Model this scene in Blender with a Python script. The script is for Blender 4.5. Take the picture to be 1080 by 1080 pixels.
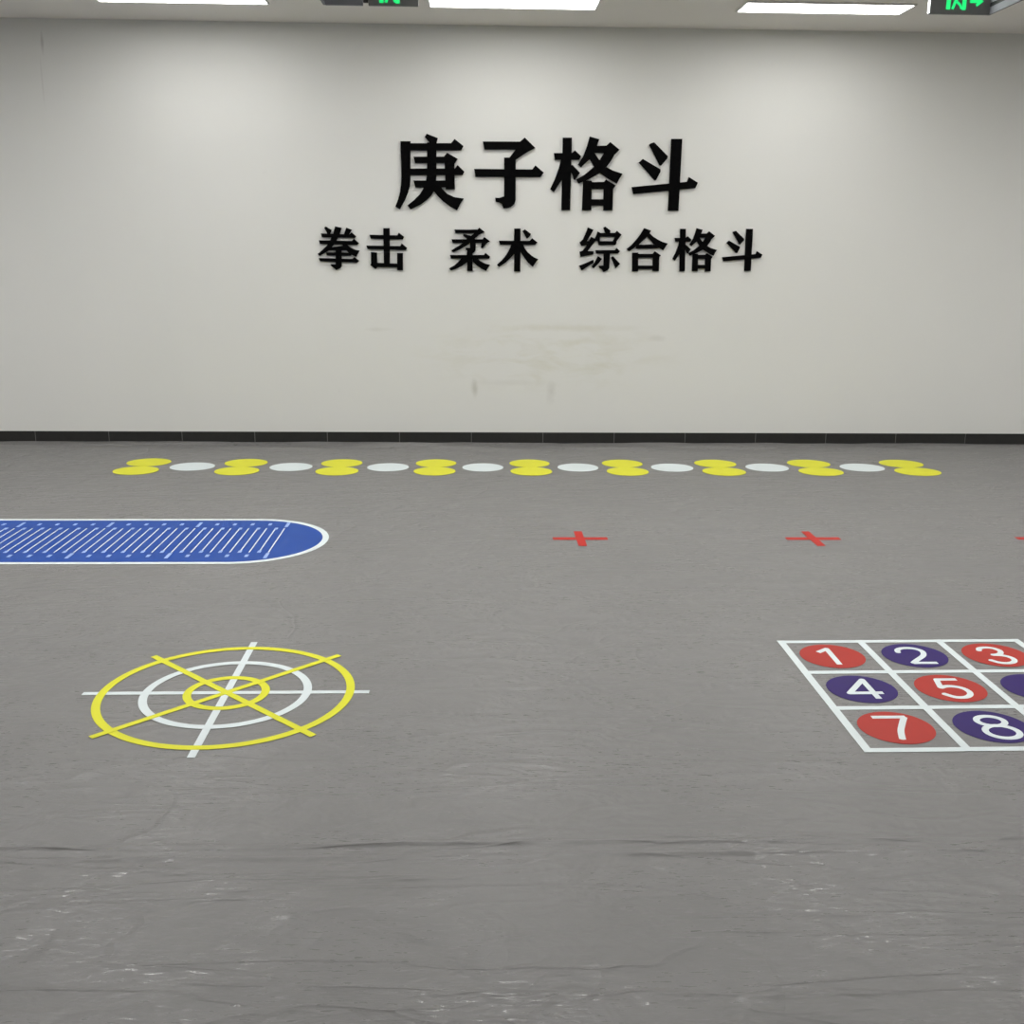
import bpy, bmesh, math, random
import numpy as np
from mathutils import Matrix, Vector, noise
from mathutils.geometry import delaunay_2d_cdt

# ---------------------------------------------------------------- scene, camera, world, exposure
for o in list(bpy.data.objects):
    bpy.data.objects.remove(o, do_unlink=True)
SC = bpy.context.scene
COL = SC.collection

CEIL = 3.238            # ceiling height (m); the lettered wall stands at y = 0, x runs along it
X0, X1, Y1 = -7.8, 8.2, -13.2   # side walls and back wall of the hall

cam_data = bpy.data.cameras.new('camera')
cam = bpy.data.objects.new('camera', cam_data)
COL.objects.link(cam)
cam_data.sensor_width = 36.0
cam_data.lens = 36.0 * 1141.83 / 1080.0
cam_data.shift_y = 7.745 / 1080.0
cam_data.clip_end = 60
cam.matrix_world = Matrix((
    (0.999405, 0.000006, -0.034501, 0.0),
    (-0.033452, 0.244936, -0.968962, -8.9784),
    (0.008444, 0.969539, 0.244791, 1.59877),
    (0, 0, 0, 1)))
SC.camera = cam

world = bpy.data.worlds.new('world')
SC.world = world
world.use_nodes = True
world.node_tree.nodes['Background'].inputs[0].default_value = (0.9, 0.95, 1.0, 1)
world.node_tree.nodes['Background'].inputs[1].default_value = 0.0

LAMP_COLOR = (1.0, 0.985, 0.965)
LAMP_STRENGTH = 10.0     # the ceiling panels are the only light of the hall
SC.view_settings.view_transform = 'Standard'
SC.view_settings.look = 'None'
SC.view_settings.gamma = 1.0
SC.view_settings.use_curve_mapping = False
SC.view_settings.exposure = 1.34

# ---------------------------------------------------------------- helpers
def link(o):
    COL.objects.link(o)
    return o

def tag(o, label=None, category=None, group=None, kind=None):
    if label: o['label'] = label
    if category: o['category'] = category
    if group: o['group'] = group
    if kind: o['kind'] = kind
    return o

def mesh_obj(name, bm, mat, parent=None, smooth=False):
    bmesh.ops.recalc_face_normals(bm, faces=bm.faces)
    me = bpy.data.meshes.new(name)
    bm.to_mesh(me)
    bm.free()
    for p in me.polygons:
        p.use_smooth = smooth
    for m in (mat if isinstance(mat, (list, tuple)) else [mat]):
        me.materials.append(m)
    o = link(bpy.data.objects.new(name, me))
    if parent is not None:
        o.parent = parent
    return o

def empty(name, loc, rotz=0.0):
    o = link(bpy.data.objects.new(name, None))
    o.empty_display_size = 0.1
    o.location = loc
    o.rotation_euler = (0, 0, rotz)
    return o

def add_box(bm, lo, hi, mi=0):
    vs = [bm.verts.new((x, y, z)) for x in (lo[0], hi[0]) for y in (lo[1], hi[1]) for z in (lo[2], hi[2])]
    for q in ((0, 1, 3, 2), (4, 6, 7, 5), (0, 4, 5, 1), (2, 3, 7, 6), (0, 2, 6, 4), (1, 5, 7, 3)):
        f = bm.faces.new([vs[i] for i in q])
        f.material_index = mi
    return vs

def box(name, lo, hi, mat, parent=None, bevel=0.0):
    bm = bmesh.new()
    add_box(bm, lo, hi)
    if bevel:
        bmesh.ops.bevel(bm, geom=bm.edges[:], offset=bevel, segments=2, affect='EDGES', profile=0.5)
    return mesh_obj(name, bm, mat, parent)

def union2d(polys):
    """One clean outline from overlapping strokes: the triangles inside any of them."""
    pts, faces = [], []
    for p in polys:
        a = sum(p[i][0] * p[(i + 1) % len(p)][1] - p[(i + 1) % len(p)][0] * p[i][1] for i in range(len(p)))
        q = list(p) if a > 0 else list(reversed(p))
        faces.append(list(range(len(pts), len(pts) + len(q))))
        pts += [Vector(v) for v in q]
    v, e, f, _, _, src = delaunay_2d_cdt(pts, [], faces, 1, 1e-5)
    return v, [t for t, s in zip(f, src) if s]

def extrude_polys(polys, t, upright=False):
    """Solid of thickness t from overlapping 2D strokes. Flat: (x, y) up from z 0. Upright: (x, z) from y 0 to -t."""
    v, f = union2d(polys)
    bm = bmesh.new()
    mk = (lambda p, h: (p[0], -h, p[1])) if upright else (lambda p, h: (p[0], p[1], h))
    lo = [bm.verts.new(mk(p, 0)) for p in v]
    hi = [bm.verts.new(mk(p, t)) for p in v]
    count = {}
    for tri in f:
        bm.faces.new([hi[i] for i in tri])
        bm.faces.new([lo[i] for i in reversed(tri)])
        for i in range(len(tri)):
            a, b = tri[i], tri[(i + 1) % len(tri)]
            count.setdefault((min(a, b), max(a, b)), []).append((a, b))
    for es in count.values():
        if len(es) == 1:
            a, b = es[0]
            bm.faces.new((lo[a], lo[b], hi[b], hi[a]))
    bmesh.ops.delete(bm, geom=[x for x in bm.verts if not x.link_faces], context='VERTS')
    return bm

def ring_poly(cx, cy, r, n=96, sx=1.0):
    return [(cx + sx * r * math.cos(2 * math.pi * i / n), cy + r * math.sin(2 * math.pi * i / n)) for i in range(n)]

def annulus_bm(r0, r1, t, n=128, cx=0.0, cy=0.0):
    bm = bmesh.new()
    R = []
    for i in range(n):
        c, s = math.cos(2 * math.pi * i / n), math.sin(2 * math.pi * i / n)
        R.append([bm.verts.new((cx + r * c, cy + r * s, z)) for r, z in ((r0, 0), (r1, 0), (r1, t), (r0, t))])
    for i in range(n):
        a, b = R[i], R[(i + 1) % n]
        for k in range(4):
            l = (k + 1) % 4
            bm.faces.new((a[k], b[k], b[l], a[l]))
    return bm

def prism_bm(poly, z0, z1):
    bm = bmesh.new()
    lo = [bm.verts.new((x, y, z0)) for x, y in poly]
    hi = [bm.verts.new((x, y, z1)) for x, y in poly]
    bm.faces.new(hi)
    bm.faces.new(list(reversed(lo)))
    for i in range(len(poly)):
        j = (i + 1) % len(poly)
        bm.faces.new((lo[i], lo[j], hi[j], hi[i]))
    return bm

def bar_poly(a, b, w):
    dx, dy = b[0] - a[0], b[1] - a[1]
    l = math.hypot(dx, dy)
    nx, ny = -dy / l * w / 2, dx / l * w / 2
    return [(a[0] + nx, a[1] + ny), (b[0] + nx, b[1] + ny), (b[0] - nx, b[1] - ny), (a[0] - nx, a[1] - ny)]

def smooth_path(pts, closed=False, n=6):
    out = []
    N = len(pts)
    for i in range(N if closed else N - 1):
        g = lambda k: pts[k % N] if closed else pts[max(0, min(N - 1, k))]
        p0, p1, p2, p3 = g(i - 1), g(i), g(i + 1), g(i + 2)
        for k in range(n):
            t = k / n
            out.append(tuple(0.5 * ((2 * p1[d]) + (-p0[d] + p2[d]) * t + (2 * p0[d] - 5 * p1[d] + 4 * p2[d] - p3[d]) * t * t
                                    + (-p0[d] + 3 * p1[d] - 3 * p2[d] + p3[d]) * t ** 3) for d in (0, 1)))
    if not closed:
        out.append(pts[-1])
    return out

def stroke(path, w, closed=False):
    """Stroke of width w along a path, as overlapping quads and round joints."""
    polys = []
    N = len(path)
    for i in range(N if closed else N - 1):
        polys.append(bar_poly(path[i], path[(i + 1) % N], w))
    rng = range(N) if closed else range(1, N - 1)
    for i in rng:
        polys.append(ring_poly(path[i][0], path[i][1], w / 2, 12))
    return polys

# ---------------------------------------------------------------- materials
class NT:
    def __init__(self, name):
        self.m = bpy.data.materials.new(name)
        self.m.use_nodes = True
        self.t = self.m.node_tree
        self.b = self.t.nodes['Principled BSDF']
        self.tc = None
    def n(self, typ, **kw):
        nd = self.t.nodes.new(typ)
        for k, v in kw.items():
            if k in nd.inputs: nd.inputs[k].default_value = v
            else: setattr(nd, k, v)
        return nd
    def l(self, a, b):
        self.t.links.new(a, b)
    def coord(self, scale=(1, 1, 1), loc=(0, 0, 0), rot=(0, 0, 0)):
        if self.tc is None:
            self.tc = self.n('ShaderNodeTexCoord')
        mp = self.n('ShaderNodeMapping')
        mp.inputs['Scale'].default_value = scale
        mp.inputs['Location'].default_value = loc
        mp.inputs['Rotation'].default_value = rot
        self.l(self.tc.outputs['Object'], mp.inputs['Vector'])
        return mp.outputs['Vector']
    def noise(self, vec, scale=5, detail=4, rough=0.55, dist=0.0):
        nd = self.n('ShaderNodeTexNoise')
        nd.inputs['Scale'].default_value = scale
        nd.inputs['Detail'].default_value = detail
        nd.inputs['Roughness'].default_value = rough
        nd.inputs['Distortion'].default_value = dist
        self.l(vec, nd.inputs['Vector'])
        return nd.outputs['Fac']
    def ramp(self, fac, stops):
        nd = self.n('ShaderNodeValToRGB')
        el = nd.color_ramp.elements
        while len(el) > 1: el.remove(el[-1])
        for i, (p, c) in enumerate(stops):
            e = el[0] if i == 0 else el.new(p)
            e.position = p
            e.color = (c, c, c, 1) if isinstance(c, (int, float)) else (*c, 1)
        self.l(fac, nd.inputs['Fac'])
        return nd.outputs['Color']
    def math(self, op, a, b=None, c=None, clamp=False):
        nd = self.n('ShaderNodeMath', operation=op)
        nd.use_clamp = clamp
        for i, v in enumerate((a, b, c)):
            if v is None: continue
            if isinstance(v, (int, float)): nd.inputs[i].default_value = v
            else: self.l(v, nd.inputs[i])
        return nd.outputs[0]
    def mix(self, fac, a, b):
        nd = self.n('ShaderNodeMix', data_type='RGBA')
        for s, v in ((nd.inputs[0], fac), (nd.inputs[6], a), (nd.inputs[7], b)):
            if isinstance(v, (int, float)): s.default_value = v
            elif isinstance(v, tuple): s.default_value = (*v, 1)
            else: self.l(v, s)
        return nd.outputs[2]
    def bump(self, h, strength=0.3, dist=0.01, prev=None):
        nd = self.n('ShaderNodeBump')
        nd.inputs['Strength'].default_value = strength
        nd.inputs['Distance'].default_value = dist
        self.l(h, nd.inputs['Height'])
        if prev is not None: self.l(prev, nd.inputs['Normal'])
        return nd.outputs['Normal']

def plain(name, col, rough=0.5, metal=0.0, var=0.05, scale=6.0, spec=0.5):
    k = NT(name)
    f = k.noise(k.coord(), scale, 3)
    c = k.mix(f, tuple(v * (1 - var) for v in col), tuple(min(1, v * (1 + var)) for v in col))
    k.l(c, k.b.inputs['Base Color'])
    k.b.inputs['Roughness'].default_value = rough
    k.b.inputs['Metallic'].default_value = metal
    k.b.inputs['Specular IOR Level'].default_value = spec
    return k.m

def emitter(name, col, strength, base=0.8):
    k = NT(name)
    k.b.inputs['Base Color'].default_value = (base, base, base, 1)
    k.b.inputs['Emission Color'].default_value = (*col, 1)
    k.b.inputs['Emission Strength'].default_value = strength
    return k.m

def wall_material():
    k = NT('wall_paint')
    f = k.noise(k.coord(), 0.6, 3)
    base = k.mix(f, (0.715, 0.722, 0.692), (0.755, 0.760, 0.730))
    # faint scuffed smear on the middle of the lettered wall
    v = k.coord(scale=(0.85, 1, 3.0), loc=(-0.50, 0, -2.15))
    d = k.n('ShaderNodeVectorMath', operation='LENGTH'); k.l(v, d.inputs[0])
    fall = k.ramp(d.outputs['Value'], [(0.0, 1.0), (0.55, 0.75), (1.0, 0.0)])
    sm = k.ramp(k.noise(k.coord(scale=(1, 1, 3.2)), 2.6, 5, 0.6, 0.6), [(0.45, 0.0), (0.68, 1.0)])
    base = k.mix(k.math('MULTIPLY', k.math('MULTIPLY', fall, sm), 0.55), base, (0.60, 0.59, 0.48))
    for (x, z, sx, sz, a, col) in ((0.0, 0.45, 0.035, 0.10, 0.5, (0.42, 0.42, 0.36)), (0.635, 0.42, 0.05, 0.11, 0.35, (0.50, 0.50, 0.46)),
                                   (0.30, 0.50, 0.35, 0.03, 0.16, (0.52, 0.52, 0.47)), (-0.80, 0.93, 0.14, 0.02, 0.25, (0.52, 0.52, 0.47)),
                                   (1.50, 0.87, 0.10, 0.03, 0.3, (0.52, 0.51, 0.46)), (0.75, 0.95, 0.65, 0.035, 0.35, (0.57, 0.555, 0.45)),
                                   (-3.285, 3.07, 0.014, 0.10, 0.5, (0.40, 0.38, 0.36)), (-3.31, 2.80, 0.008, 0.20, 0.3, (0.5, 0.48, 0.46))):
        wob = k.n('ShaderNodeVectorMath', operation='LENGTH')
        k.l(k.coord(scale=(1 / sx, 0, 1 / sz), loc=(-x / sx, 0, -z / sz)), wob.inputs[0])
        e = k.math('ADD', wob.outputs['Value'], k.math('MULTIPLY', k.math('SUBTRACT', k.noise(k.coord(), 9, 3), 0.5), 1.2))
        base = k.mix(k.math('MULTIPLY', k.ramp(e, [(0.2, 1.0), (1.0, 0.0)]), a), base, col)
    sc = k.ramp(k.noise(k.coord(scale=(1, 1, 0.8)), 5.0, 6, 0.7), [(0.66, 0.0), (0.75, 1.0)])
    base = k.mix(k.math('MULTIPLY', sc, 0.10), base, (0.42, 0.41, 0.38))
    k.l(base, k.b.inputs['Base Color'])
    k.b.inputs['Roughness'].default_value = 0.72
    k.b.inputs['Specular IOR Level'].default_value = 0.25
    k.l(k.bump(k.noise(k.coord(), 60, 4), 0.06, 0.004), k.b.inputs['Normal'])
    return k.m

def floor_material():
    k = NT('grey_vinyl_sheet')
    big = k.noise(k.coord(), 0.9, 4, 0.6)
    mid = k.noise(k.coord(scale=(1, 1.6, 1)), 3.5, 5, 0.6, 0.4)
    c = k.mix(big, (0.170, 0.168, 0.165), (0.200, 0.197, 0.194))
    c = k.mix(k.math('MULTIPLY', k.ramp(mid, [(0.42, 0.0), (0.7, 1.0)]), 0.30), c, (0.146, 0.144, 0.142))
    scuff = k.ramp(k.noise(k.coord(scale=(1, 5, 1), rot=(0, 0, 0.12)), 4.0, 6, 0.7), [(0.66, 0.0), (0.76, 1.0)])
    c = k.mix(k.math('MULTIPLY', scuff, 0.30), c, (0.13, 0.125, 0.12))
    k.l(c, k.b.inputs['Base Color'])
    # mostly matt, with worn shiny threads of the weave in patches
    patch = k.ramp(k.noise(k.coord(scale=(1, 1.7, 1), loc=(3.3, 1.2, 0)), 2.1, 4, 0.6, 0.5), [(0.43, 0.0), (0.56, 1.0)])
    thread = k.ramp(k.noise(k.coord(scale=(20, 130, 20)), 1.0, 3, 0.6), [(0.56, 0.0), (0.64, 1.0)])
    shine = k.math('MULTIPLY', patch, thread)
    k.l(k.math('SUBTRACT', 0.42, k.math('MULTIPLY', shine, 0.28)), k.b.inputs['Roughness'])
    k.l(k.math('ADD', 0.48, k.math('MULTIPLY', shine, 0.6)), k.b.inputs['Specular IOR Level'])
    # creases of the loose sheet, then its fine weave
    def crease(scale, rot, nsc, w, st, prev, off):
        f = k.noise(k.coord(scale=scale, rot=rot, loc=off), nsc, 3, 0.5, 0.9)
        f = k.math('ABSOLUTE', k.math('SUBTRACT', f, 0.5))
        return k.bump(k.ramp(f, [(0.0, 1.0), (w, 0.3), (w * 5, 0.0)]), st, 0.012, prev)
    n = crease((0.8, 1.6, 1), (0, 0, 0.5), 1.1, 0.02, 0.22, None, (0, 0, 0))
    n = crease((0.5, 3.0, 1), (0, 0, -0.08), 1.3, 0.02, 0.30, n, (5, 2, 0))
    n = k.bump(k.noise(k.coord(scale=(1, 1.5, 1)), 4.5, 3, 0.55, 0.6), 0.50, 0.03, n)
    n = k.bump(k.noise(k.coord(scale=(30, 150, 30)), 1.0, 3, 0.7), 0.38, 0.004, n)
    k.l(n, k.b.inputs['Normal'])
    return k.m

M = {
    'wall': wall_material(),
    'side_wall': plain('side_wall_paint', (0.70, 0.69, 0.66), 0.75, var=0.03, scale=1.0, spec=0.2),
    'ceiling': plain('ceiling_paint', (0.80, 0.775, 0.745), 0.85, var=0.02, scale=1.0, spec=0.2),
    'floor': floor_material(),
    'tile': plain('black_tile', (0.018, 0.018, 0.017), 0.35, var=0.3, scale=25),
    'grout': plain('grey_grout', (0.17, 0.17, 0.16), 0.8),
    'letter': plain('black_acrylic', (0.0012, 0.0012, 0.0014), 0.5, var=0.15, spec=0.04),
    'yellow': plain('yellow_vinyl', (0.68, 0.68, 0.03), 0.5, var=0.05, scale=10, spec=0.2),
    'white': plain('white_vinyl', (0.66, 0.73, 0.74), 0.5, var=0.04, scale=10, spec=0.2),
    'red': plain('red_vinyl', (0.39, 0.034, 0.025), 0.5, var=0.08, scale=12, spec=0.2),
    'cross_red': plain('scarlet_vinyl', (0.44, 0.022, 0.016), 0.5, var=0.08, scale=12, spec=0.2),
    'purple': plain('purple_vinyl', (0.028, 0.012, 0.120), 0.5, var=0.12, scale=12, spec=0.2),
    'blue': plain('blue_vinyl', (0.011, 0.062, 0.31), 0.5, var=0.10, scale=8, spec=0.2),
    'pale_blue': plain('pale_blue_print', (0.28, 0.40, 0.70), 0.5, var=0.05, scale=10, spec=0.2),
    'lamp_frame': plain('lamp_frame_white', (0.75, 0.75, 0.73), 0.5, var=0.02),
    'lamp': emitter('lamp_diffuser', LAMP_COLOR, LAMP_STRENGTH),
    'lamp_fill': emitter('lamp_diffuser_added_fill', LAMP_COLOR, LAMP_STRENGTH * 0.24),  # weak fill light for the added fourth row
    'lamp_wall': emitter('lamp_diffuser_by_wall', LAMP_COLOR, LAMP_STRENGTH * 0.46),
    'sign_black': plain('sign_dark_acrylic', (0.125, 0.13, 0.125), 0.45, var=0.1, spec=0.3),
    'sign_metal': plain('sign_brushed_steel', (0.15, 0.154, 0.17), 0.5, 0.0, var=0.10, scale=20),
    'sign_edge': emitter('sign_lit_edge', (0.95, 1.0, 0.97), 1.2),
    'sign_green': emitter('sign_green_light', (0.0, 0.9, 0.20), 0.42, base=0.02),
    'black': plain('matt_black', (0.008, 0.008, 0.008), 0.6),
}

GLYPHS = {
    'geng': (-0.3552, 2.1571, [
        [(-0.2247,0.2291),(-0.1464,0.23),(-0.1467,0.2153),(-0.1506,-0.0566),(-0.1556,-0.1044),(-0.1707,-0.1524),(-0.1966,-0.2126),(-0.2383,-0.2841),(-0.2742,-0.2645),(-0.2495,-0.2071),(-0.2342,-0.153),(-0.2258,-0.0932),(-0.2217,-0.0335)],
        [(-0.1497,0.2153),(0.1714,0.2189),(0.1982,0.2515),(0.2673,0.1994),(0.2504,0.1669),(-0.1505,0.1612)],
        [(-0.0194,0.287),(0.0679,0.2558),(0.0539,0.2058),(0.0046,0.2182),(-0.035,0.2634)],
        [(-0.017,0.2226),(0.0571,0.2235),(0.0537,-0.0307),(0.0483,-0.0784),(0.0334,-0.1443),(0.0131,-0.1745),(-0.0248,-0.2109),(-0.0752,-0.2475),(-0.1539,-0.2833),(-0.1784,-0.2534),(-0.1247,-0.2119),(-0.0805,-0.1695),(-0.0487,-0.1212),(-0.0294,-0.0673),(-0.0195,-0.0076)],
        [(0.0267,-0.0548),(0.0762,-0.0901),(0.1009,-0.1257),(0.1382,-0.1613),(0.1943,-0.186),(0.2694,-0.1972),(0.2411,-0.2385),(0.2158,-0.287),(0.1626,-0.2603),(0.1065,-0.2217),(0.063,-0.18),(0.0334,-0.1443),(0.0137,-0.1146)],
        [(-0.1246,0.1156),(0.1275,0.1183),(0.1272,0.071),(-0.1135,0.0672)],
        [(0.1151,0.1194),(0.1388,0.148),(0.2217,0.1028),(0.1967,0.0659),(0.1996,-0.1277),(0.1259,-0.1284),(0.1178,0.065)],
        [(-0.1525,0.0266),(0.199,0.0303),(0.2215,0.0572),(0.2742,0.0073),(0.2605,-0.0184),(-0.1532,-0.0239)],
        [(-0.1271,-0.0635),(0.1325,-0.0608),(0.1322,-0.1122),(-0.1128,-0.1159)],
    ]),
    'zi': (0.2717, 2.1568, [
        [(-0.2072,0.235),(0.0842,0.2371),(0.1211,0.2681),(0.2059,0.1914),(0.1502,0.1642),(0.0525,0.101),(-0.0017,0.1123),(0.0506,0.1778),(-0.1947,0.1751)],
        [(-0.0391,0.1166),(0.0524,0.1176),(0.0541,-0.2037),(0.045,-0.234),(0.0169,-0.2584),(-0.0145,-0.2666),(-0.0428,-0.2681),(-0.0544,-0.235),(-0.0777,-0.2231),(-0.1041,-0.2185),(-0.108,-0.1873),(-0.0779,-0.1888),(-0.0372,-0.1757)],
        [(-0.2754,0.0293),(0.1831,0.03),(0.2077,0.0612),(0.2754,0.0071),(0.2496,-0.0277),(-0.266,-0.0301)],
    ]),
    'ge': (0.8865, 2.1588, [
        [(-0.1939,0.2684),(-0.1224,0.2692),(-0.1248,-0.279),(-0.1943,-0.2796)],
        [(-0.262,0.1526),(-0.1217,0.1542),(-0.096,0.1752),(-0.0462,0.1313),(-0.0612,0.1045),(-0.253,0.1024)],
        [(-0.205,0.1059),(-0.1581,0.1064),(-0.156,0.0023),(-0.2018,-0.058),(-0.2567,-0.1425),(-0.2867,-0.1188),(-0.2492,-0.0405),(-0.2194,0.0433)],
        [(-0.1135,0.0653),(-0.0526,0.0064),(-0.089,-0.0478),(-0.0997,-0.0449),(-0.1171,0.0027),(-0.1283,0.0264),(-0.1291,0.0622)],
        [(0.0174,0.2796),(0.094,0.2599),(0.0767,0.2096),(0.0292,0.1173),(-0.0442,0.0482),(-0.0697,0.0687),(-0.0275,0.1345),(0.0016,0.2176)],
        [(0.0517,0.2093),(0.1515,0.2134),(0.1807,0.2403),(0.2568,0.1838),(0.2162,0.1431),(0.1925,0.1013),(0.1593,0.0563),(0.1319,0.0292),(0.0951,-0.001),(0.0146,-0.0438),(-0.0632,-0.0745),(-0.0809,-0.0435),(-0.0177,-0.0082),(0.0499,0.0462),(0.0985,0.1003),(0.1344,0.1588),(0.0531,0.1579)],
        [(0.0529,0.165),(0.0984,0.1033),(0.1563,0.0533),(0.2073,0.027),(0.2867,0.0022),(0.2628,-0.0352),(0.2432,-0.0726),(0.1843,-0.042),(0.1395,-0.0155),(0.1023,0.0098),(0.0558,0.0582),(0.0167,0.1172)],
        [(-0.0261,-0.0502),(0.0431,-0.0524),(0.0447,-0.2786),(-0.0287,-0.2793)],
        [(0.0339,-0.0627),(0.1408,-0.0604),(0.156,-0.0411),(0.2348,-0.0865),(0.2149,-0.1137),(0.2137,-0.277),(0.1409,-0.2776),(0.1392,-0.1145),(0.0353,-0.1155)],
        [(0.0374,-0.1939),(0.1447,-0.1928),(0.1461,-0.2412),(0.0386,-0.2422)],
    ]),
    'dou': (1.5132, 2.1561, [
        [(0.0374,0.2721),(0.1232,0.2731),(0.1184,-0.2723),(0.0345,-0.2731)],
        [(-0.264,-0.0945),(0.1764,-0.0497),(0.1904,-0.0135),(0.264,-0.056),(0.2452,-0.0972),(-0.2495,-0.1486)],
        [(-0.0979,0.2452),(0.015,0.1416),(0.0107,0.1237),(-0.0372,0.0696),(-0.0501,0.0754),(-0.1378,0.2258),(-0.1288,0.2348)],
        [(-0.1838,0.1198),(-0.0393,0.0427),(-0.0385,0.0248),(-0.0705,-0.0385),(-0.083,-0.0416),(-0.2142,0.0915)],
    ]),
    'quan': (-1.088, 1.5691, [
        [(-0.0952,0.1678),(-0.0521,0.1422),(-0.0544,0.1292),(-0.0665,0.1105),(-0.0837,0.1103),(-0.0944,0.1344),(-0.1081,0.1565)],
        [(-0.0214,0.1703),(0.0294,0.1578),(0.0139,0.113),(-0.0125,0.0625),(-0.0486,0.0118),(-0.0882,-0.0241),(-0.1508,-0.0602),(-0.1676,-0.0453),(-0.1262,-0.0131),(-0.0866,0.0246),(-0.0622,0.0658),(-0.0377,0.1145)],
        [(0.0678,0.1607),(0.1105,0.1436),(0.0865,0.1062),(0.0463,0.1059)],
        [(-0.1352,0.1136),(-0.0454,0.1125),(0.0903,0.1074),(0.1061,0.125),(0.1436,0.0937),(0.1318,0.0806),(-0.1286,0.0846)],
        [(-0.1542,0.0613),(0.1081,0.058),(0.1258,0.0749),(0.1633,0.0417),(0.1495,0.0273),(-0.1457,0.0323)],
        [(0.0288,0.0349),(0.0671,0.0334),(0.0746,0.0241),(0.1009,0.0037),(0.1312,-0.0091),(0.1676,-0.0163),(0.1394,-0.0654),(0.1032,-0.0487),(0.0731,-0.0265),(0.0471,0.0033)],
        [(-0.0758,0.0004),(-0.041,0.01),(0.0284,0.0199),(0.0745,0.0222),(0.0773,-0.0152),(-0.0841,-0.0165)],
        [(-0.0999,-0.0309),(0.0729,-0.0321),(0.1037,-0.0337),(0.0991,-0.0582),(-0.095,-0.056)],
        [(-0.0223,-0.0048),(0.0238,-0.0044),(0.0217,-0.1397),(0.0116,-0.1549),(-0.0236,-0.1703),(-0.0386,-0.1553),(-0.0649,-0.1366),(-0.0664,-0.1234),(-0.026,-0.125)],
        [(-0.1591,-0.0772),(0.11,-0.0818),(0.124,-0.0655),(0.1617,-0.0953),(0.1459,-0.1105),(-0.1504,-0.1034)],
    ]),
    'ji': (-0.7026, 1.5651, [
        [(-0.0251,0.1632),(0.0259,0.1637),(0.022,-0.121),(-0.0259,-0.1214)],
        [(-0.1355,0.1109),(0.0852,0.1084),(0.0982,0.129),(0.1388,0.0977),(0.1288,0.077),(-0.1266,0.0804)],
        [(-0.1625,0.0278),(0.108,0.0256),(0.1187,0.047),(0.1625,0.0111),(0.1506,-0.0063),(-0.1536,-0.0013)],
        [(-0.1272,-0.0243),(-0.0802,-0.0258),(-0.0789,-0.1067),(-0.0797,-0.1426),(-0.0935,-0.1559),(-0.1353,-0.1241),(-0.1273,-0.1109)],
        [(-0.0866,-0.106),(0.0833,-0.1111),(0.0827,-0.1413),(-0.0874,-0.1407)],
        [(0.0816,-0.0283),(0.1279,-0.0279),(0.1257,-0.1637),(0.0804,-0.1629)],
    ]),
    'rou': (-0.0402, 1.5695, [
        [(-0.1199,0.1525),(0.0631,0.1542),(0.0778,0.17),(0.121,0.136),(0.0786,0.1151),(0.0419,0.0849),(0.0091,0.0902),(0.013,0.1071),(0.0361,0.126),(-0.1123,0.1247)],
        [(-0.0468,0.1196),(0.0053,0.1081),(0.0439,0.083),(0.0323,0.0642),(-0.0218,0.0825),(-0.0526,0.1046)],
        [(-0.1453,0.0777),(0.1038,0.0798),(0.1173,0.0979),(0.163,0.0661),(0.1367,0.0464),(0.1039,0.0093),(0.0896,0.0141),(0.0961,0.0505),(-0.1358,0.0497)],
        [(-0.0218,0.0862),(0.0014,0.0827),(-0.0025,0.0414),(-0.0451,0.0186),(-0.08,-0.0024),(-0.1304,-0.0235),(-0.1497,-0.0105),(-0.1148,0.0105),(-0.076,0.0333),(-0.0373,0.0636)],
        [(0.0033,0.064),(0.0508,0.0644),(0.0485,-0.007),(0.04,-0.0202),(0.0206,-0.0335),(0.0013,-0.0186),(-0.0181,-0.0083),(-0.0316,-0.0057),(-0.0316,0.0131),(0.0032,0.0115)],
        [(-0.02,-0.0075),(0.0245,-0.0072),(0.0245,-0.0486),(-0.024,-0.049)],
        [(-0.1576,-0.0455),(0.1156,-0.0422),(0.1272,-0.0251),(0.1649,-0.055),(0.1565,-0.072),(-0.15,-0.0734)],
        [(-0.02,-0.0188),(0.0226,-0.0373),(0.0252,-0.1696),(-0.0203,-0.17)],
        [(-0.0686,-0.072),(-0.0104,-0.0715),(-0.0221,-0.1018),(-0.0649,-0.1324),(-0.0999,-0.1497),(-0.1505,-0.1672),(-0.1652,-0.1502),(-0.1231,-0.1253),(-0.092,-0.0986)],
        [(0.0245,-0.0674),(0.0633,-0.069),(0.0866,-0.0896),(0.1255,-0.1101),(0.1652,-0.12),(0.1489,-0.1421),(0.1334,-0.1688),(0.0944,-0.1501),(0.0594,-0.1276),(0.0245,-0.0958)],
    ]),
    'shu': (0.3462, 1.567, [
        [(-0.0292,0.1677),(0.021,0.1682),(0.0226,-0.1678),(-0.0281,-0.1682)],
        [(-0.1523,0.0724),(0.0957,0.0738),(0.1148,0.0942),(0.1579,0.0619),(0.1407,0.043),(-0.1424,0.0406)],
        [(0.0559,0.1621),(0.1047,0.1271),(0.101,0.1158),(0.0761,0.0894),(0.0702,0.0931),(0.0367,0.1489)],
        [(-0.0513,0.0432),(-0.0243,0.0547),(-0.0236,-0.0243),(-0.0505,-0.0547),(-0.093,-0.0966),(-0.1492,-0.133),(-0.1676,-0.1161),(-0.1281,-0.0817),(-0.0934,-0.0399),(-0.0704,-0.002)],
        [(0.0165,0.0476),(0.0437,0.0422),(0.0576,0.0141),(0.0812,-0.0159),(0.1127,-0.042),(0.1402,-0.0588),(0.1676,-0.0699),(0.1465,-0.0947),(0.1236,-0.1309),(0.0861,-0.099),(0.0546,-0.0614),(0.0348,-0.0313),(0.0169,0.0025)],
    ]),
    'zong': (1.0126, 1.5788, [
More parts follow.
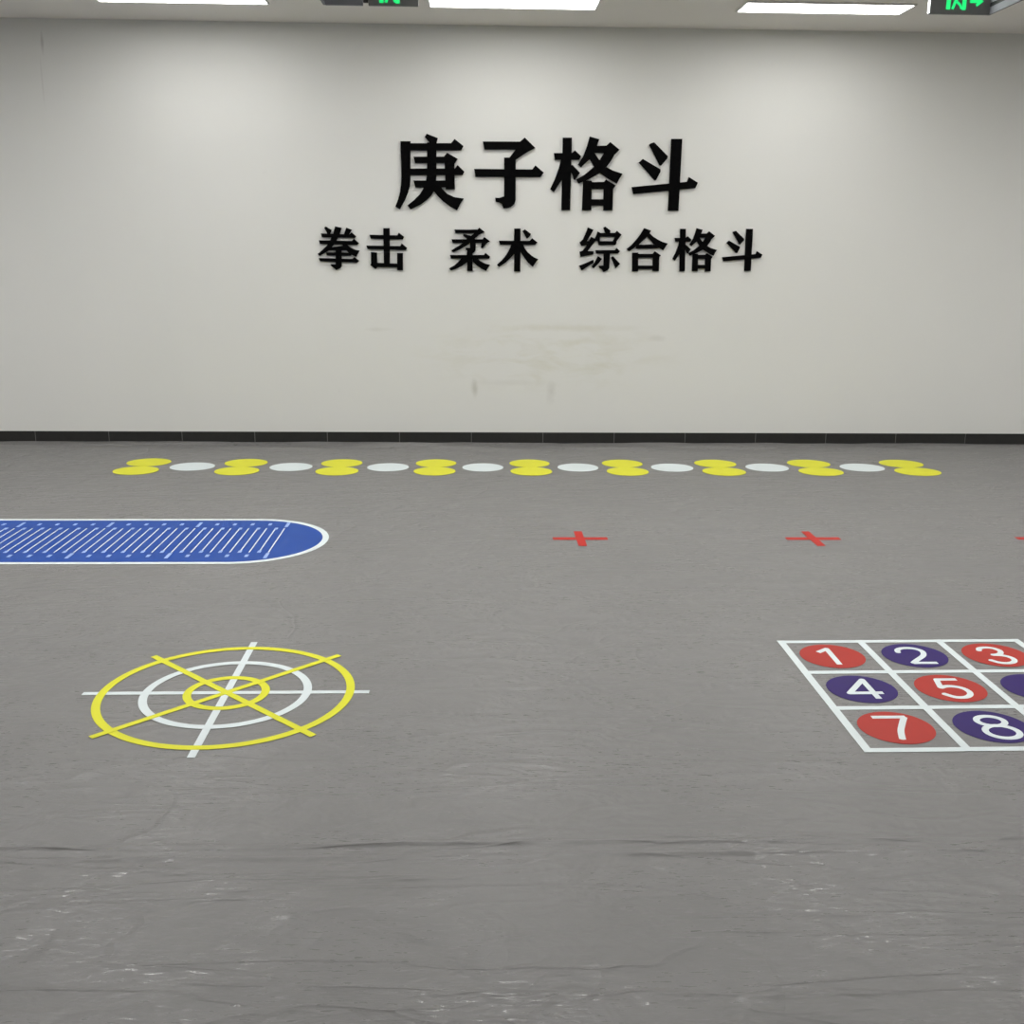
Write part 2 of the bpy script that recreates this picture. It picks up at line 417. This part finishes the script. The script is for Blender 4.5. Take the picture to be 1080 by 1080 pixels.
        [(-0.1039,0.1696),(-0.06,0.1513),(-0.0829,0.1081),(-0.1083,0.0665),(-0.0934,0.0629),(-0.1082,0.0346),(-0.1548,0.0255),(-0.1679,0.0529),(-0.1424,0.0756),(-0.1221,0.1208)],
        [(-0.0768,0.0969),(-0.0433,0.0821),(-0.039,0.0671),(-0.0691,0.0293),(-0.1011,-0.0144),(-0.0543,-0.0159),(-0.0556,-0.0404),(-0.1061,-0.0503),(-0.1585,-0.0621),(-0.1673,-0.0206),(-0.1421,-0.0128),(-0.1158,0.0251),(-0.0934,0.0629)],
        [(-0.0544,-0.0821),(-0.0499,-0.1048),(-0.0961,-0.1336),(-0.1462,-0.1683),(-0.1679,-0.1285),(-0.1202,-0.1111)],
        [(0.0337,0.1783),(0.0774,0.1469),(0.0742,0.1226),(0.0373,0.1222),(0.0204,0.167)],
        [(-0.0254,0.1385),(-0.0057,0.1294),(-0.0067,0.0937),(-0.0116,0.0636),(-0.039,0.0671),(-0.0472,0.0821),(-0.0361,0.1047)],
        [(-0.0173,0.1274),(0.1149,0.1285),(0.1299,0.1455),(0.1679,0.1159),(0.1268,0.061),(0.0975,0.0627),(0.1159,0.0978),(-0.0165,0.0966)],
        [(-0.0233,0.0643),(0.1286,0.0648),(0.1291,0.0498),(0.1198,0.0346),(-0.0147,0.0327)],
        [(-0.0401,-0.0063),(0.1192,-0.005),(0.1323,0.0114),(0.1593,-0.0122),(0.1435,-0.0331),(-0.0323,-0.0338)],
        [(0.0278,-0.019),(0.0786,-0.0185),(0.0765,-0.1437),(0.0654,-0.1647),(0.0305,-0.1783),(0.0182,-0.1594),(-0.0058,-0.1443),(-0.0101,-0.1292),(0.029,-0.127)],
        [(-0.0181,-0.0534),(0.0157,-0.0739),(-0.0106,-0.1102),(-0.0506,-0.1504),(-0.0667,-0.1353),(-0.0422,-0.1028)],
        [(0.1031,-0.0524),(0.1637,-0.1126),(0.1277,-0.149),(0.0897,-0.0639)],
    ]),
    'he': (1.3911, 1.5766, [
        [(-0.0307,0.1704),(0.0266,0.1522),(0.0157,0.1315),(-0.0122,0.0955),(-0.0725,0.0385),(-0.1106,0.0118),(-0.145,-0.0119),(-0.1663,0.0057),(-0.1272,0.0381),(-0.0896,0.0798),(-0.0562,0.1233)],
        [(0.0116,0.1352),(0.042,0.1073),(0.0821,0.0832),(0.1219,0.0647),(0.1663,0.0526),(0.1471,0.0253),(0.1306,-0.0013),(0.0925,0.0211),(0.0482,0.0509),(-0.0089,0.1106)],
        [(-0.0931,0.0157),(-0.0746,0.0415),(0.0524,0.0434),(0.1005,0.0173),(0.0811,0.0134),(-0.087,0.0082)],
        [(-0.1192,-0.0204),(-0.0703,-0.0211),(-0.0667,-0.17),(-0.115,-0.1704)],
        [(-0.0738,-0.0314),(0.0475,-0.0292),(0.0644,-0.0094),(0.1127,-0.0412),(0.1015,-0.0546),(0.1023,-0.1657),(0.0511,-0.1661),(0.0488,-0.0607),(-0.0727,-0.0617)],
        [(-0.0704,-0.1224),(0.0532,-0.1215),(0.0544,-0.15),(-0.0694,-0.151)],
    ]),
    'ge_s': (1.7796, 1.5812, [
        [(-0.1265,0.1628),(-0.0816,0.1632),(-0.0747,-0.169),(-0.118,-0.1693)],
        [(-0.1674,0.0924),(-0.0794,0.0931),(-0.0636,0.1059),(-0.0318,0.0791),(-0.0407,0.0628),(-0.1609,0.0618)],
        [(-0.1309,0.0639),(-0.1015,0.0641),(-0.0985,0.0009),(-0.1262,-0.0355),(-0.1592,-0.0866),(-0.1784,-0.0722),(-0.1562,-0.0249),(-0.1389,0.0259)],
        [(-0.0729,0.0391),(-0.0339,0.0033),(-0.0559,-0.0295),(-0.0626,-0.0277),(-0.0742,0.0012),(-0.0816,0.0156),(-0.0826,0.0372)],
        [(0.006,0.1693),(0.0543,0.1572),(0.0441,0.1266),(0.0157,0.0705),(-0.0293,0.0286),(-0.0456,0.0412),(-0.0201,0.081),(-0.0031,0.1316)],
        [(0.0285,0.1265),(0.091,0.1288),(0.1089,0.1451),(0.1574,0.1107),(0.1325,0.086),(0.1181,0.0606),(0.098,0.0333),(0.0812,0.0169),(0.0586,-0.0014),(0.0088,-0.0271),(-0.0393,-0.0457),(-0.0509,-0.0269),(-0.0119,-0.0056),(0.0296,0.0273),(0.0593,0.0601),(0.081,0.0956),(0.0301,0.0952)],
        [(0.0299,0.0995),(0.0592,0.0619),(0.0962,0.0315),(0.1284,0.0155),(0.1784,0.0004),(0.1639,-0.0222),(0.1521,-0.0448),(0.1149,-0.0263),(0.0866,-0.0102),(0.063,0.0052),(0.0332,0.0346),(0.0079,0.0705)],
        [(-0.0165,-0.031),(0.0268,-0.0324),(0.031,-0.1689),(-0.0148,-0.1693)],
        [(0.0212,-0.0386),(0.088,-0.0374),(0.0972,-0.0257),(0.1471,-0.0532),(0.135,-0.0697),(0.1363,-0.1681),(0.0909,-0.1685),(0.0877,-0.0701),(0.0228,-0.0706)],
        [(0.0252,-0.1179),(0.0922,-0.1173),(0.0937,-0.1465),(0.0267,-0.147)],
    ]),
    'dou_s': (2.169, 1.5832, [
        [(0.0196,0.1656),(0.0728,0.1661),(0.075,-0.1657),(0.0233,-0.1661)],
        [(-0.1629,-0.0576),(0.1087,-0.0309),(0.117,-0.0089),(0.1629,-0.0348),(0.1516,-0.0598),(-0.1532,-0.0904)],
        [(-0.064,0.1493),(0.0071,0.0859),(0.0046,0.075),(-0.0245,0.042),(-0.0325,0.0456),(-0.0885,0.1376),(-0.083,0.143)],
        [(-0.1158,0.0728),(-0.0255,0.0256),(-0.0248,0.0147),(-0.0439,-0.0237),(-0.0516,-0.0256),(-0.1343,0.0556)],
    ]),
}

# ---------------------------------------------------------------- setting
def steps(a, b, rule):
    out, v = [a], a
    while v < b - 1e-6:
        v = min(b, v + rule(v)); out.append(v)
    return out
def build_floor():
    xs = steps(X0, X1, lambda x: 0.016 if -2.1 < x < 2.4 else (0.035 if -4.2 < x < 5.0 else 0.1))
    ys = [-v for v in steps(0.0, -Y1, lambda v: 0.022 if v < 0.5 else 0.05 if v < 5.5 else 0.006 if 6.24 < v < 6.42 else 0.013 if v < 7.4 else 0.3)]
    X, Y = np.meshgrid(np.array(xs), np.array(ys))
    H = np.full(X.shape, -0.001)
    n1 = np.array([[noise.noise((x * 0.8, 3.1, 0)), noise.noise((x * 3.1, 7.7, 0)), noise.noise((x * 1.3, 1.7, 0))] for x in xs])
    wob = 0.014 * n1[:, 0] + 0.007 * n1[:, 1]
    amp = np.clip(0.7 + 0.7 * n1[:, 2], 0.4, 1.2)
    # two lapped seams of the sheet, a little wavy and uneven
    H += 0.0072 * amp * np.exp(-((Y + 6.300 - wob) / 0.008) ** 2)
    H += 0.0070 * (1.35 - amp) * np.exp(-((Y + 6.362 - wob * 0.6) / 0.008) ** 2)
    # loose creases in the open part of the sheet
    rnd = random.Random(11)
    for k in range(46):
        cx, cy = rnd.uniform(-1.7, 2.1), rnd.uniform(-7.3, -6.08)
        a = rnd.choice((rnd.uniform(-1.1, -0.5), rnd.uniform(-0.25, 0.25), rnd.uniform(0.9, 1.4)))
        L, w, h = rnd.uniform(0.05, 0.22), rnd.uniform(0.010, 0.020), rnd.uniform(0.0016, 0.0044)
        u = (X - cx) * math.cos(a) + (Y - cy) * math.sin(a)
        v = -(X - cx) * math.sin(a) + (Y - cy) * math.cos(a) - rnd.uniform(-1.2, 1.2) * u * u
        H += h * np.exp(-(u / L) ** 2 - (v / w) ** 2)
    # folds where the sheet meets the wall
    for j, y in enumerate(ys):
        if y < -0.5: break
        near = max(0.0, 1.0 + y / 0.5) * min(1.0, 0.2 - y / 0.1)
        for i, x in enumerate(xs):
            H[j, i] += near * 0.028 * (noise.noise((x * 1.4 + y * 2.6, y * 6.0, 0.4)) + 0.6 * noise.noise((x * 3.4, y * 11.0, 2.0)))
    bm = bmesh.new()
    G = [[bm.verts.new((x, y, H[j, i])) for i, x in enumerate(xs)] for j, y in enumerate(ys)]
    for j in range(len(ys) - 1):
        for i in range(len(xs) - 1):
            bm.faces.new((G[j][i], G[j + 1][i], G[j + 1][i + 1], G[j][i + 1]))
    o = mesh_obj('floor', bm, M['floor'], smooth=True)
    return tag(o, kind='structure')

build_floor()
T = 0.15
def wall(name, lo, hi, mat):
    return tag(box(name, lo, hi, mat), kind='structure')
wall('wall_back', (X0 - T, 0, -0.05), (X1 + T, T, CEIL + T), M['wall'])
wall('wall_left', (X0 - T, Y1, -0.05), (X0, 0, CEIL + T), M['side_wall'])
wall('wall_right', (X1, Y1, -0.05), (X1 + T, 0, CEIL + T), M['side_wall'])
wall('wall_front', (X0 - T, Y1 - T, -0.05), (X1 + T, Y1, CEIL + T), M['side_wall'])
wall('ceiling', (X0, Y1, CEIL), (X1, 0, CEIL + T), M['ceiling'])

# black tile skirting, 0.6 m tiles with pale joints
bm = bmesh.new()
add_box(bm, (X0, -0.008, -0.02), (X1, 0, 0.083), 1)
x = -3.627 - 0.6 * 3
while x < X1:
    a, b = max(X0, x + 0.003), min(X1, x + 0.597)
    if b > a: add_box(bm, (a, -0.011, -0.02), (b, -0.008, 0.0846), 0)
    x += 0.6
tag(mesh_obj('baseboard_back', bm, [M['tile'], M['grout']]), kind='structure')

# ---------------------------------------------------------------- ceiling panels
LW, LD = 1.16, 0.30
def make_panel():
    t = empty('ceiling_panel_light', (0, 0, 0))
    bm = bmesh.new()
    a, b, z = LW / 2, LD / 2, 0.012
    for lo, hi in (((-a - .012, -b - .012, -z), (-a, b + .012, 0)), ((a, -b - .012, -z), (a + .012, b + .012, 0)),
                   ((-a, -b - .012, -z), (a, -b, 0)), ((-a, b, -z), (a, b + .012, 0))):
        add_box(bm, lo, hi)
    mesh_obj('frame', bm, M['lamp_frame'], t)
    box('diffuser', (-a, -b, -0.008), (a, b, -0.001), M['lamp'], t)
    return t
def copy_tree(o, parent=None):
    c = link(o.copy())
    if parent is not None:
        c.parent = parent
        c.matrix_parent_inverse = o.matrix_parent_inverse.copy()
    for ch in list(o.children):
        copy_tree(ch, c)
    return c
panel = make_panel()
XS = (-2.03, 0.27, 2.45, -4.25, 4.65, -6.45, 6.85)  # last two columns are unseen, added to brighten the wall's sides
WHERE = ('left', 'middle', 'right', 'far left', 'far right', 'added unseen outermost left', 'added unseen outermost right')
ROWS = (-0.83, -2.80, -4.80, -6.80)  # fourth row is unseen, added to lift the floor and lower wall
ROWTXT = ('in the row nearest the lettered wall', 'in the second row from the lettered wall',
          'in the third row from the lettered wall', 'in the added unseen fourth row from the lettered wall')
first = True
for j, y in enumerate(ROWS):
    for i, x in enumerate(XS):
        if j == 0 and i > 2: continue      # only three panels hang in the row by the wall
        o = make_panel() if j in (0, 3) else (panel if first else copy_tree(panel))
        first = first and j == 0
        o.location = (x, y, CEIL)
        if j in (0, 3):
            d = [c for c in o.children if c.name.startswith('diffuser')][0]
            d.data = d.data.copy()
            d.data.materials[0] = M['lamp_wall' if j == 0 else 'lamp_fill']
        tag(o, f'{WHERE[i]} bright rectangular ceiling panel light {ROWTXT[j]}', 'ceiling light', 'ceiling panel lights')

# ---------------------------------------------------------------- raised characters on the wall
DEPTH = 0.02
TOP = [('geng', '庚', 'first'), ('zi', '子', 'second'), ('ge', '格', 'third'), ('dou', '斗', 'last')]
LOW = [('quan', '拳', 'first'), ('ji', '击', 'second'), ('rou', '柔', 'third'), ('shu', '术', 'fourth'),
       ('zong', '综', 'fifth'), ('he', '合', 'sixth'), ('ge_s', '格', 'seventh'), ('dou_s', '斗', 'last')]
for rows, size, rowname, grp in ((TOP, 'large', 'upper', 'large characters of the upper line'),
                                 (LOW, 'small', 'lower', 'small characters of the lower line')):
    for key, ch, nth in rows:
        cx, cz, strokes = GLYPHS[key]
        o = mesh_obj('wall_character', extrude_polys(strokes, DEPTH, upright=True), M['letter'])
        o.location = (cx, 0, cz)
        bev = o.modifiers.new('soft_edges', 'BEVEL')
        bev.width = 0.0015; bev.segments = 2; bev.limit_method = 'ANGLE'; bev.angle_limit = math.radians(50)
        tag(o, f'{size} raised black character {ch}, {nth} in the {rowname} line on the wall', 'wall letter', grp)

# ---------------------------------------------------------------- round floor spots by the wall
TH = 0.0012
SPOTS = [  # x, y, width of each vinyl circle
    ('far', -2.445, -0.902, .323), ('near', -2.449, -1.212, .320), ('white', -2.082, -1.060, .324),
    ('far', -1.717, -0.917, .317), ('near', -1.723, -1.220, .318), ('white', -1.357, -1.070, .312),
    ('far', -1.000, -0.922, .307), ('near', -1.001, -1.221, .311), ('white', -0.642, -1.073, .307),
    ('far', -0.291, -0.919, .306), ('near', -0.292, -1.218, .305), ('white', 0.061, -1.074, .304),
    ('far', 0.416, -0.920, .304), ('near', 0.415, -1.219, .306), ('white', 0.770, -1.072, .304),
    ('far', 1.122, -0.919, .309), ('near', 1.123, -1.219, .308), ('white', 1.477, -1.072, .314),
    ('far', 1.836, -0.913, .318), ('near', 1.837, -1.216, .318), ('white', 2.197, -1.063, .321),
    ('far', 2.559, -0.906, .325), ('near', 2.559, -1.212, .326), ('white', 2.921, -1.057, .329),
    ('far', 3.279, -0.902, .331), ('near', 3.286, -1.208, .334)]
ORD = ('first', 'second', 'third', 'fourth', 'fifth', 'sixth', 'seventh', 'eighth', 'ninth')
def disc_bm(r, t, n=72):
    bm = prism_bm(ring_poly(0, 0, r, n), 0, t)
    return bm
sy = mesh_obj('floor_spot', disc_bm(0.152, TH), M['yellow'])
sw = mesh_obj('floor_spot', disc_bm(0.152, TH), M['white'])
used = set()
pair = white = -1
for kind, x, y, w in SPOTS:
    src = sw if kind == 'white' else sy
    o = src if src.name not in used else link(src.copy())
    used.add(src.name)
    if kind == 'white':
        white += 1
        lab = f'{ORD[white]} white circle from the left in the spot row on the grey floor'
        g = 'white floor spots'
    else:
        if kind == 'far': pair += 1
        lab = f'yellow circle {"nearer the wall" if kind == "far" else "farther from the wall"} in the {ORD[pair]} yellow pair from the left'
        g = 'yellow floor spots'
    o.location = (x, y, 0.0 if kind != 'near' else 0.0005)
    o.scale = (w / 0.304, 1, 1)
    tag(o, lab, 'floor marking', g)

# ---------------------------------------------------------------- jumping ruler, blue lane with round end
lane = empty('jump_ruler_marking', (-2.2, -3.118, 0))
tag(lane, 'blue round-ended jump ruler lane with white border and slanting scale lines on the floor', 'floor marking')
def lane_outline(inset):
    half, cx, a, e = 0.4715 - inset, -1.288 + 2.2, 0.471 - inset, 2.0
    pts = [(-1.75 + inset, -half)]
    for i in range(65):
        t = -math.pi / 2 + math.pi * i / 64
        c, s = math.cos(t), math.sin(t)
        pts.append((cx + a * abs(c) ** (2 / e), math.copysign(half * abs(s) ** (2 / e), s)))
    pts.append((-1.75 + inset, half))
    return pts
outer, inner = lane_outline(0), lane_outline(0.034)
bm = bmesh.new()
lo = [[bm.verts.new((x, y, z)) for x, y in P] for P, z in ((outer, 0), (outer, 0.0012), (inner, 0.0012), (inner, 0))]
n = len(outer)
for i in range(n):
    j = (i + 1) % n
    for k in range(4):
        m = (k + 1) % 4
        bm.faces.new((lo[k][i], lo[k][j], lo[m][j], lo[m][i]))
mesh_obj('border', bm, M['white'], lane)
mesh_obj('lane_panel', prism_bm(inner, 0, 0.0008), M['blue'], lane)
Z = 0.0009
for i in range(53):
    x = -1.101 - i * 0.0514 + 2.2
    major, short = i % 10 == 0, i % 2 == 1
    y0, y1 = ((-2.895, -3.335) if short else (-2.868, -3.373))
    y0 += 3.118; y1 += 3.118
    bm = prism_bm([(x - .0032, y1), (x + .0032, y1), (x + .0032, y0), (x - .0032, y0)], 0, 0.0003)
    ln = mesh_obj('scale_line', bm, M['white'], lane)
    ln.location.z = Z
    if major: lab = ((-2.73, -2.835), (-3.385, -3.485))
    elif short: lab = ((-2.852, -2.894), (-3.336, -3.378))
    else: lab = ((-2.752, -2.797), (-3.415, -3.460))
    for k, (a, b) in enumerate(lab):
        a += 3.118; b += 3.118
        w = 0.0095
        sh = 0.004 if k == 0 else 0.0
        bm = prism_bm([(x - w + sh, b), (x + w + sh, b), (x + w + sh, a), (x - w + sh, a)], 0, 0.0003)
        mesh_obj('scale_label', bm, M['pale_blue'], ln)

# ---------------------------------------------------------------- red crosses
cr = empty('cross_marking', (0, 0, 0))
mesh_obj('bar', prism_bm([(-.155, -.0265), (.155, -.0265), (.155, .0265), (-.155, .0265)], 0, 0.0008), M['cross_red'], cr)
mesh_obj('bar', prism_bm([(-.0235, -.157), (.0235, -.157), (.0235, .157), (-.0235, .157)], 0.0008, 0.0014), M['cross_red'], cr)
for i, (x, y, lab) in enumerate(((0.596, -3.094, 'red taped cross on the floor, nearest the blue lane'),
                                 (1.923, -3.098, 'red taped cross on the floor, middle one of its row'),
                                 (3.255, -3.096, 'red taped cross cut off by the right edge of the photo'))):
    o = cr if i == 0 else copy_tree(cr)
    o.location = (x, y, 0)
    tag(o, lab, 'floor marking', 'red floor crosses')

# ---------------------------------------------------------------- target
tg = empty('target_marking', (-0.910, -5.248, 0), 0.0019)
tag(tg, 'round target of yellow and white rings crossed by four bars on the floor', 'floor marking')
def tbar(deg, mat, z, w=0.0265, L=0.5215):
    c, s = math.cos(math.radians(deg)), math.sin(math.radians(deg))
    o = mesh_obj('bar', prism_bm(bar_poly((-L * c, -L * s), (L * c, L * s), w), 0, 0.0006), mat, tg)
    o.location.z = z
tbar(0, M['white'], 0.0); tbar(90, M['white'], 0.0002)
for nm, r0, r1, m, z in (('outer_ring', .4355, .4660, 'yellow', .0004), ('middle_ring', .278, .3085, 'white', .0004), ('inner_ring', .1255, .1555, 'yellow', .0004)):
    o = mesh_obj(nm, annulus_bm(r0, r1, 0.0006), M[m], tg)
    o.location.z = z
tbar(135, M['yellow'], 0.0007); tbar(45, M['yellow'], 0.0009)

# ---------------------------------------------------------------- numbered nine-square grid
CELL = 0.335
grid = empty('number_grid_marking', (1.2837, -4.7477, 0), 0.00786)
tag(grid, 'white nine-square number grid with red and purple numbered discs on the floor', 'floor marking')
W = 0.0295
for k in range(4):
    bm = prism_bm([(-W / 2, -k * CELL - W / 2), (3 * CELL + W / 2, -k * CELL - W / 2), (3 * CELL + W / 2, -k * CELL + W / 2), (-W / 2, -k * CELL + W / 2)], 0, 0.0006)
    mesh_obj('grid_line', bm, M['white'], grid)
for k in range(4):
    bm = prism_bm([(k * CELL - W / 2, -3 * CELL - W / 2), (k * CELL + W / 2, -3 * CELL - W / 2), (k * CELL + W / 2, W / 2), (k * CELL - W / 2, W / 2)], 0.0004, 0.0010)
    mesh_obj('grid_line', bm, M['white'], grid)
def ell(cx, cy, rx, ry, n=28):
    return [(cx + rx * math.cos(2 * math.pi * i / n), cy + ry * math.sin(2 * math.pi * i / n)) for i in range(n)]
DIG = {  # strokes in cell units, right and down
    1: [('l', [(.355, .365), (.495, .255), (.488, .765)])],
    2: [('s', [(.33, .385), (.345, .315), (.40, .262), (.485, .242), (.575, .265), (.63, .335), (.628, .42), (.58, .515), (.48, .62), (.372, .735)]), ('l', [(.372, .735), (.668, .735)])],
    3: [('s', [(.355, .345), (.39, .275), (.475, .246), (.56, .27), (.605, .345), (.585, .43), (.52, .482), (.455, .492)]),
        ('s', [(.455, .492), (.55, .508), (.62, .56), (.643, .64), (.605, .72), (.52, .763), (.42, .745), (.345, .66)])],
    4: [('l', [(.585, .765), (.585, .235), (.315, .605), (.69, .605)])],
    5: [('l', [(.665, .245), (.435, .245), (.385, .48)]), ('s', [(.385, .48), (.455, .443), (.545, .447), (.625, .50), (.655, .59), (.63, .68), (.545, .748), (.435, .74), (.345, .645)])],
    6: [('s', [(.62, .25), (.50, .36), (.40, .50), (.36, .61)]), ('c', ell(.50, .61, .145, .145))],
    7: [('l', [(.325, .242), (.685, .242)]), ('s', [(.67, .248), (.585, .41), (.505, .58), (.447, .768)])],
    8: [('c', ell(.533, .362, .142, .118)), ('c', ell(.533, .622, .167, .148))],
    9: [('c', ell(.50, .39, .145, .145)), ('s', [(.645, .39), (.60, .53), (.50, .66), (.38, .77)])],
}
for d in range(1, 10):
    i, j = (d - 1) % 3, (d - 1) // 3
    red = d % 2 == 1
    disc = mesh_obj('number_disc', disc_bm(0.385 * CELL, 0.0006), M['red' if red else 'purple'], grid)
    disc.location = ((i + .485 + (.01 if i else 0)) * CELL, -(j + .49) * CELL, 0)
    disc['label'] = f'{"red" if red else "purple"} disc with white number {d}'
    polys = []
    for typ, pts in DIG[d]:
        q = [((u - .49) * CELL, -(v - .49) * CELL) for u, v in pts]
        if typ == 's': q = smooth_path(q)
        polys += stroke(q, 0.0225, closed=(typ == 'c'))
    num = mesh_obj('numeral', extrude_polys(polys, 0.0005), M['white'], disc)
    num.location = (0, 0, 0.0006)

# ---------------------------------------------------------------- hanging exit signs
def sign(name, x, y, z, label):
    t = empty(name, (x, y, z))
    return tag(t, label, 'exit sign', 'hanging exit signs')
def door_man(parent, x, z):
    """Lit pictogram: a doorway and a running figure, on the panel's face at y -0.012 (local)."""
    P = [[(x, z), (x + .022, z), (x + .022, z + .115), (x, z + .115)],
         [(x + .084, z - .002), (x + .105, z - .002), (x + .105, z + .115), (x + .084, z + .115)],
         [(x, z + .100), (x + .105, z + .100), (x + .105, z + .115), (x, z + .115)],
         bar_poly((x + .034, z + .002), (x + .048, z + .042), .014), bar_poly((x + .048, z + .042), (x + .074, z + .022), .012),
         bar_poly((x + .074, z + .022), (x + .082, z + .003), .011), bar_poly((x + .048, z + .040), (x + .058, z + .068), .017),
         bar_poly((x + .034, z + .050), (x + .058, z + .062), .009), bar_poly((x + .058, z + .062), (x + .078, z + .050), .009),
         ring_poly(x + .062, z + .083, .010, 20)]
    o = mesh_obj('pictogram', extrude_polys(P, 0.002, upright=True), M['sign_green'], parent)
    o.location.y = -0.012
def rods(parent, xs, z0, z1):
    for x in xs:
        bm = bmesh.new()
        bmesh.ops.create_cone(bm, cap_ends=True, segments=12, radius1=.006, radius2=.006, depth=z1 - z0)
        o = mesh_obj('rod', bm, M['sign_metal'], parent)
        o.location = (x, 0, (z0 + z1) / 2)

SY, SZ = -2.90, 2.797
a = sign('exit_sign', 2.376, SY, SZ, 'hanging exit sign with green arrow pointing right, at the right of the ceiling')
box('panel', (0.004, -0.012, 0), (0.322, 0.012, 0.150), M['sign_black'], a, 0.0015)
box('lit_edge', (0.0, -0.010, 0.004), (0.004, 0.010, 0.150), M['sign_edge'], a)
door_man(a, 0.088, 0.021)
P = [bar_poly((.212, .062), (.268, .062), .016), [(.250, .088), (.284, .062), (.250, .036), (.244, .047), (.262, .062), (.244, .077)]]
o = mesh_obj('arrow', extrude_polys(P, 0.002, upright=True), M['sign_green'], a)
o.location.y = -0.012
bm = bmesh.new()
add_box(bm, (0.322, -0.42, 0.0), (0.334, 0.012, 0.036))
mesh_obj('side_fin', bm, M['sign_metal'], a)
box('fin_slot', (0.324, -0.42, 0.036), (0.332, 0.012, 0.056), M['black'], a)
box('fin_rail', (0.322, -0.42, 0.056), (0.334, 0.012, 0.150), M['sign_metal'], a)
rods(a, (0.06, 0.28), 0.150, CEIL - SZ)

SZ2 = 2.793
b = sign('exit_sign', -0.80, SY, SZ2, 'hanging exit sign with steel half and green figure, left of the middle ceiling light')
box('panel', (0.254, -0.012, 0), (0.510, 0.012, 0.150), M['sign_black'], b, 0.0015)
door_man(b, 0.310, 0.012)
box('steel_plate', (0.032, -0.012, 0), (0.226, 0.012, 0.150), M['sign_metal'], b, 0.0015)
box('spacer', (0.228, -0.010, 0.014), (0.252, 0.010, 0.150), M['black'], b)
box('side_fin', (0.020, -0.42, 0.002), (0.031, 0.012, 0.150), M['sign_metal'], b)
rods(b, (0.12, 0.44), 0.150, CEIL - SZ2)
